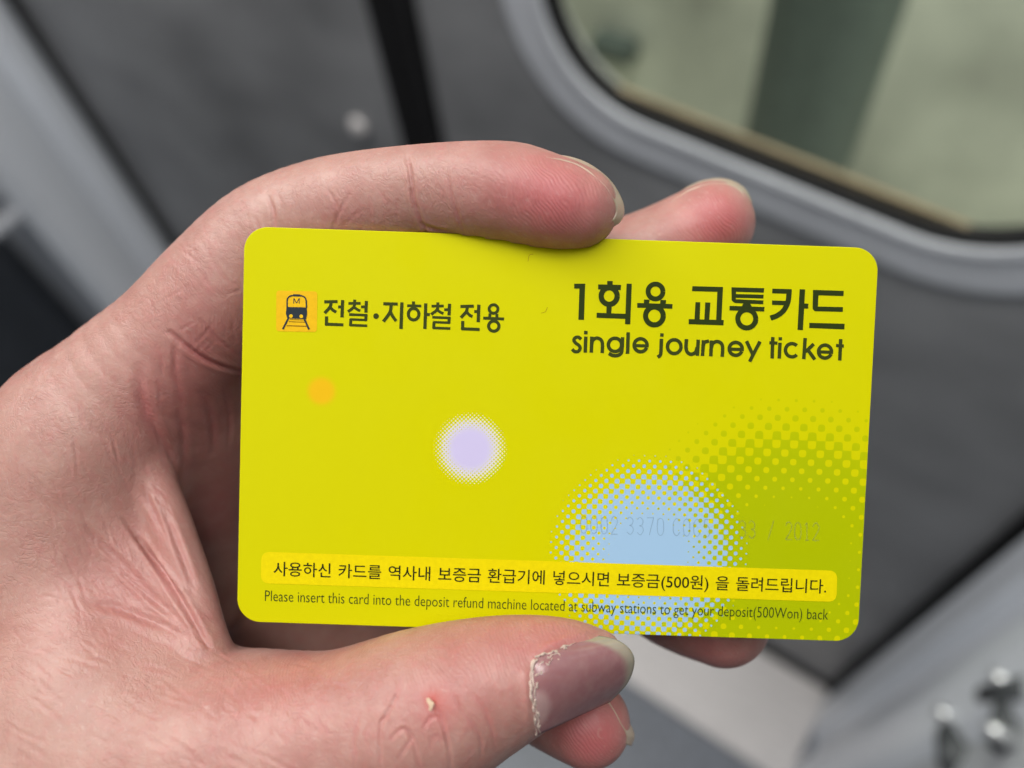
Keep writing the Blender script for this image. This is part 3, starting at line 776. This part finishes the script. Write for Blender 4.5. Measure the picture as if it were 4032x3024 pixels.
# nail folds round the thumbnail
crease([(2066, 2625), (2070, 2740), (2086, 2890)], -.25, .6, .1, bulge=0)
crease([(2085, 2596), (2140, 2556), (2222, 2520), (2320, 2490)], -.3, .6, .1, bulge=0)
# colour zones of the skin itself
for u, v, r_, a_ in ((2230, 790, 6.5, .85), (2080, 730, 5, .4), (1850, 740, 6, .22), (2850, 850, 5, .85), (2750, 930, 6, .4), (2330, 2900, 6.0, 1.1), (2800, 2590, 7, .5), (1900, 2560, 8, .3), (2200, 2490, 6, .45), (650, 1560, 6, .2), (700, 2100, 8, .12), (1720, 2790, 3.0, .35), (780, 2400, 8, .12), (880, 1420, 8, .3), (1500, 2800, 8, .15), (1000, 2750, 10, .18), (420, 2350, 9, .25), (760, 1250, 7, .2), (1350, 850, 6, .2), (800, 1700, 9, .35), (850, 2000, 10, .4), (1150, 2650, 7, .2)):
    blob(u, v, r_, a_, red)
blob(1700, 2750, 1.0, .9, scab); blob(1740, 2775, 1.6, .4, scab)
for u, v, r_, a_ in ((100, 2500, 16, .5), (250, 1900, 14, .5), (1300, 640, 7, .5), (1100, 720, 7, .5), (1500, 600, 6, .4), (300, 2850, 16, .4), (620, 1250, 9, .35)):
    blob(u, v, r_, a_, pale)
HV = HV+HN*disp[:, None]

t = NT('skin')
co = t.node('ShaderNodeAttribute', attribute_name='rest').outputs['Vector']        # skin's own millimetres
at = t.node('ShaderNodeAttribute', attribute_name='tint'); sp_ = t.node('ShaderNodeSeparateColor'); t.link(at.outputs['Color'], sp_.inputs[0])
n1 = t.noise(co, .18, 4, .6); n2 = t.noise(co, .8, 3, .6); n3 = t.noise(co, 2.4, 2)
def warp(vec, sc, amt):
    w_ = t.node('ShaderNodeTexNoise'); t.link(vec, w_.inputs['Vector']); w_.inputs['Scale'].default_value = sc; w_.inputs['Detail'].default_value = 2
    a_ = t.node('ShaderNodeVectorMath', operation='MULTIPLY_ADD'); t.link(w_.outputs['Color'], a_.inputs[0]); a_.inputs[1].default_value = (amt, amt, amt); t.link(vec, a_.inputs[2]); return a_.outputs[0]
wc = warp(co, .35, 3.0)
def lines(rot, across, along, detail=2):
    v = t.mapping(wc, rot=(0, 0, math.radians(rot))); v = t.mapping(v, scale=(1/along, 1/across, 1/across)); return v
# fine flowing skin lines: one set along the web, a weaker one across
def furrow(rot, across, along, w_):
    n_ = t.noise(lines(rot, across, along), 1.0, 3, .55)
    return t.ramp(t.math('ABSOLUTE', t.math('SUBTRACT', n_, .5)), 0, w_)
fA = furrow(62, .95, 6.5, .07); fB = furrow(24, .95, 6.0, .07); fC = furrow(122, .85, 4.0, .05)
lowm = t.ramp(t.noise(co, .10, 2), .38, .62)
fur = t.mix(lowm, fA, fB)
ridge = t.node('ShaderNodeTexWave', wave_type='BANDS', bands_direction='X'); t.link(t.mapping(warp(co, .12, 6.0), rot=(0, 0, math.radians(-35))), ridge.inputs['Vector']); ridge.inputs['Scale'].default_value = .62; ridge.inputs['Distortion'].default_value = .4
msk = t.ramp(t.noise(co, .16, 3, .6), .36, .66, .12, 1.0)
base = t.mix(t.ramp(n1, .35, .65), rgb(.312, .155, .129), rgb(.382, .222, .186))
base = t.mix(t.math('MULTIPLY', t.ramp(n2, .45, .75), .55), base, rgb(.375, .148, .135))
base = t.mix(t.math('MULTIPLY', sp_.outputs[1], .45, clamp=True), base, rgb(.405, .255, .208))
base = t.mix(t.math('MULTIPLY', sp_.outputs[0], .85, clamp=True), base, rgb(.41, .10, .108))
base = t.mix(t.math('MULTIPLY', sp_.outputs[2], 1.0, clamp=True), base, rgb(.37, .07, .055))
# dry flecks, drawn out along the furrows
fk = t.noise(lines(45, .35, 1.3), 1.0, 2); base = t.mix(t.math('MULTIPLY', t.ramp(fk, .60, .74), .20), base, rgb(.50, .385, .34))
base = t.mix(t.math('MULTIPLY', t.math('SUBTRACT', 1.0, fur), t.math('MULTIPLY', msk, .22)), base, rgb(.29, .11, .095))
t.link(base, t.b.inputs['Base Color'])
t.b.inputs['Roughness'].default_value = .44; t.b.inputs['Specular IOR Level'].default_value = .42
t.b.inputs['Subsurface Weight'].default_value = .22; t.b.inputs['Subsurface Scale'].default_value = .0013
t.b.inputs['Subsurface Radius'].default_value = (1.0, .36, .2)
fm = t.math('MULTIPLY', t.math('SUBTRACT', 1.0, t.math('MULTIPLY', sp_.outputs[0], .9, clamp=True)), msk)
nb = t.bump(t.math('MULTIPLY', fur, fm), .42, .00010); nb = t.bump(t.math('MULTIPLY', fC, fm), .25, .00008, nb); nb = t.bump(n2, .30, .00025, nb); nb = t.bump(n3, .28, .00008, nb)
rb = t.node('ShaderNodeBump'); t.link(t.math('MULTIPLY', sp_.outputs[0], .55, clamp=True), rb.inputs['Strength']); rb.inputs['Distance'].default_value = .00006
t.link(ridge.outputs[1], rb.inputs['Height']); t.link(nb, rb.inputs['Normal'])
t.link(rb.outputs[0], t.b.inputs['Normal'])
M_skin = t.m

hand_o = w_mm(P(300, 2300, 110))
hw = w_mm(HV)
me = bpy.data.meshes.new('hand'); me.vertices.add(len(hw)); me.vertices.foreach_set('co', (hw-hand_o).ravel())
me.loops.add(HF.size); me.loops.foreach_set('vertex_index', HF.ravel().astype(np.int32))
me.polygons.add(len(HF)); me.polygons.foreach_set('loop_start', (np.arange(len(HF))*4).astype(np.int32))
me.update(calc_edges=True); me.validate()
me.polygons.foreach_set('use_smooth', np.ones(len(me.polygons), bool))
ca = me.attributes.new('tint', 'FLOAT_COLOR', 'POINT')
ca.data.foreach_set('color', np.column_stack([np.clip(red, 0, 1), np.clip(pale, 0, 1), np.clip(scab, 0, 1), np.ones(len(red))]).ravel())
ra = me.attributes.new('rest', 'FLOAT_VECTOR', 'POINT'); ra.data.foreach_set('vector', HV.ravel())
me.materials.append(M_skin)
hand = bpy.data.objects.new('hand', me); C.objects.link(hand); hand.location = hand_o
props(hand, 'bare hand holding the yellow card between thumb and index finger', 'hand')

# ---- nails
def nail_mat(name, a, b, rough):
    t = NT(name); n = t.noise(t.coords(), 700, 3)
    at = t.node('ShaderNodeAttribute', attribute_name='nail'); s_ = t.node('ShaderNodeSeparateColor'); t.link(at.outputs['Color'], s_.inputs[0])
    c = t.mix(s_.outputs[0], rgb(*a), rgb(*b)); c = t.mix(t.math('MULTIPLY', s_.outputs[1], .5), c, rgb(.42, .30, .285))
    c = t.mix(t.math('MULTIPLY', t.ramp(n, .4, .7), .12), c, rgb(.44, .36, .31))
    t.link(c, t.b.inputs['Base Color']); t.b.inputs['Roughness'].default_value = rough; t.b.inputs['Specular IOR Level'].default_value = .45
    t.b.inputs['Subsurface Weight'].default_value = .15; t.b.inputs['Subsurface Scale'].default_value = .001
    t.link(t.bump(n, .15, .0001), t.b.inputs['Normal'])
    return t.m
M_nail = nail_mat('nail_plate', (.235, .108, .115), (.27, .24, .185), .22)
M_edge = nail_mat('nail_edge', (.40, .31, .23), (.40, .31, .23), .38)
M_scab = plain('dry_flake', (.50, .37, .26), .7, var=.2, vscale=1500)
M_flake = plain('dry_cuticle_skin', (.48, .38, .325), .7, var=.25, vscale=1500)
def shell(name, Gd, th, mat, parent, attr=None):
    """Gd: grid (a,b,3) camera mm; gives it thickness th away from the viewer along local normals"""
    a, b, _ = Gd.shape
    du = np.gradient(Gd, axis=0); dv = np.gradient(Gd, axis=1); N = np.cross(du, dv); N /= np.linalg.norm(N, axis=2)[..., None]+1e-9
    if N[..., 2].mean() < 0: N = -N
    V = np.concatenate([Gd.reshape(-1, 3), (Gd-N*th).reshape(-1, 3)]); m = a*b; Fc = []
    for i in range(a-1):
        for j in range(b-1):
            q = [i*b+j, (i+1)*b+j, (i+1)*b+j+1, i*b+j+1]; Fc.append(q); Fc.append([x+m for x in q[::-1]])
    rim = [i*b for i in range(a)]+[(a-1)*b+j for j in range(1, b)]+[i*b+b-1 for i in range(a-2, -1, -1)]+[j for j in range(b-2, 0, -1)]
    for k in range(len(rim)):
        x, y = rim[k], rim[(k+1) % len(rim)]; Fc.append([y, x, x+m, y+m])
    o = mesh_obj(name, w_mm(V), Fc, mat, parent, True)
    bm = bmesh.new(); bm.from_mesh(o.data); bmesh.ops.recalc_face_normals(bm, faces=bm.faces[:]); bm.to_mesh(o.data); bm.free()
    o.data.polygons.foreach_set('use_smooth', [True]*len(o.data.polygons))
    if attr is not None:
        c_ = o.data.attributes.new('nail', 'FLOAT_COLOR', 'POINT'); at = np.concatenate([attr.reshape(-1, 2)]*2)
        c_.data.foreach_set('color', np.column_stack([at, np.zeros(len(at)), np.ones(len(at))]).ravel())
    return o
NS, NTt = 40, 34
Lc = smooth_path([(2102, 2592), (2084, 2640), (2086, 2760), (2106, 2900)], 60); Tc = smooth_path([(2345, 2500), (2423, 2516), (2474, 2549), (2498, 2592), (2492, 2644), (2466, 2698), (2404, 2764)], 90)
def resamp(p, n):
    s_ = np.r_[0, np.cumsum(np.linalg.norm(np.diff(p, axis=0), axis=1))]; x = np.linspace(0, s_[-1], n)
    return np.column_stack([np.interp(x, s_, p[:, k]) for k in range(2)])
Lr, Tr = resamp(Lc, NTt), resamp(Tc, NTt)
sv = np.linspace(0, 1, NS)[:, None, None]; uvg = Lr[None]*(1-sv)+Tr[None]*sv
hp, ok = hit(uvg.reshape(-1, 2)); dep = -hp[:, 2]; okk = ok & (dep < 96)
tt, ss = np.meshgrid(np.linspace(-1, 1, NTt), np.linspace(0, 1, NS))
Aq = np.column_stack([np.ones(NS*NTt), ss.ravel(), tt.ravel(), ss.ravel()**2, tt.ravel()**2, ss.ravel()*tt.ravel()])
wq_ = okk & (ss.ravel() < .8)
cf = np.linalg.lstsq(Aq[wq_], dep[wq_], rcond=None)[0]; dn_ = (Aq@cf).reshape(NS, NTt)
need = np.where(okk.reshape(NS, NTt), dn_-dep.reshape(NS, NTt), -9); 
dn_ = dn_-max(0.0, np.percentile(need[need > -8], 96))-.18
dn_ += .55*np.exp(-ss/.06)                      # root dips under the cuticle
Gd = np.array([[P(uvg[i, j, 0], uvg[i, j, 1], dn_[i, j]) for j in range(NTt)] for i in range(NS)])
edge = np.clip((ss-(.885+.10*tt-.03*tt**2))/.06, 0, 1); lun = np.clip(1-((ss-.02)/.2)**2-((tt-.35)/.55)**2, 0, 1)
tn = shell('thumbnail', Gd, .45, M_nail, hand, np.dstack([edge, np.clip(lun*2.0, 0, 1)]))
# dry cuticle along root and upper fold
def over_nail(idx):   # points on the nail grid
    return np.array([Gd[i, j] for i, j in idx])
def ragged3(pts, rad, name, parent):
    jit = RNG.normal(0, .16, pts.shape); jit = np.array([np.convolve(np.pad(jit[:, k], 1, 'edge'), [.3, .4, .3], 'valid') for k in range(3)]).T; jit[:, 2] *= .4
    q = w_mm(smooth_path(pts+np.array([0, 0, .04])+jit, 3*len(pts)))
    rn = RNG.random(len(q)+6); rn = np.convolve(rn, np.ones(7)/7, 'valid')[:len(q)]; rad_ = rad*np.clip(.15+2.6*(rn-.25), .12, 1.6)/1000
    V, Fc = tube(q, rad_, 7); return mesh_obj(name, V, Fc, M_flake, parent, True)
ragged3(over_nail([(1, j) for j in range(1, NTt)]), .16, 'cuticle', tn)
ragged3(over_nail([(2, j) for j in range(3, NTt-1)]), .12, 'cuticle', tn)
ragged3(over_nail([(i, 0) for i in range(1, 32)]), .13, 'cuticle', tn)
for i_, j_, L_ in ((3, 2, 4), (2, 6, 3), (3, 12, 3), (2, 18, 4), (3, 24, 3), (2, 29, 3), (6, 1, 3), (12, 1, 4), (18, 1, 4)):
    ragged3(over_nail([(i_, j_+k) if i_ < 5 else (i_+k, j_) for k in range(L_)]), .15, 'cuticle', tn)
for q in ([(4, 5), (7, 4), (9, 6), (11, 4)], [(8, 2), (10, 3), (13, 2), (15, 4), (14, 6)], [(3, 9), (5, 8), (6, 9)]):
    ragged3(smooth_path(over_nail(q), 24), .07, 'cuticle', tn)
def side_nail(name, path, dc, inward, parent):
    """a finger nail seen from its side: near rim lies on the skin, the plate arches over the tip and away"""
    p = resamp(smooth_path(path, 60), 30); Tn = np.gradient(p, axis=0); Tn /= np.linalg.norm(Tn, axis=1)[:, None]; Nn = np.column_stack([-Tn[:, 1], Tn[:, 0]])
    w_ = inward*np.clip(.25+np.linspace(0, 1.6, 30), 0, 1)*np.clip(np.linspace(4, .6, 30), 0, 1)
    hpn, ok = hit(p+Nn*w_[:, None]); dz = np.where(ok & (np.abs(-hpn[:, 2]-dc) < 9), -hpn[:, 2], np.nan)
    i_ = np.arange(30); g0 = ~np.isnan(dz); dz = np.interp(i_, i_[g0], dz[g0]); dz = np.convolve(np.pad(dz, 3, 'edge'), np.ones(7)/7, 'valid')
    g_ = []
    for i in range(30):
        q = [list(p[i]+Nn[i]*w_[i])+[dz[i]-.12], list(p[i]+Nn[i]*w_[i]*.25)+[dz[i]*.55+dc*.45-.1], list(p[i]-Nn[i]*5)+[dc-.4], list(p[i]-Nn[i]*4)+[dc+3], list(p[i]+Nn[i]*24)+[dc+6]]
        g_.append([P(*r_) for r_ in smooth_path(q, 16)])
    g_ = np.array(g_)
    return shell(name, g_, .35, M_edge, parent, np.zeros(g_.shape[:2]+(2,)))
side_nail('fingernail', [(2150, 612), (2240, 622), (2320, 652), (2395, 710), (2440, 780), (2452, 830), (2440, 868), (2405, 892)], 99.6, 24, hand)
side_nail('fingernail', [(2640, 790), (2720, 736), (2800, 710), (2875, 714), (2930, 748), (2958, 800)], 115, 14, hand)
side_nail('fingernail', [(2402, 2758), (2445, 2808), (2479, 2860), (2492, 2898), (2480, 2936)], 107.6, 24, hand)
# peeling flake beside the small scab
fl = [(1678, 2749), (1690, 2746), (1701, 2756), (1711, 2763), (1704, 2782), (1698, 2795), (1688, 2794), (1691, 2778), (1682, 2767)]
hp_, ok = hit(fl); lift = np.array([.05, .2, .3, .45, .4, .25, .1, .15, .05]); q = hp_+np.column_stack([np.zeros(9), np.zeros(9), lift])
cq = q.mean(0)+np.array([0, 0, .1]); V = np.vstack([q, cq, q-np.array([0, 0, .1]), cq-np.array([0, 0, .1])]); Fc = []
for k in range(9):
    k2 = (k+1) % 9; Fc += [[9, k2, k], [19, 10+k, 10+k2], [k, k2, 10+k2, 10+k]]
mesh_obj('skin_flake', w_mm(V), Fc, M_scab, hand)
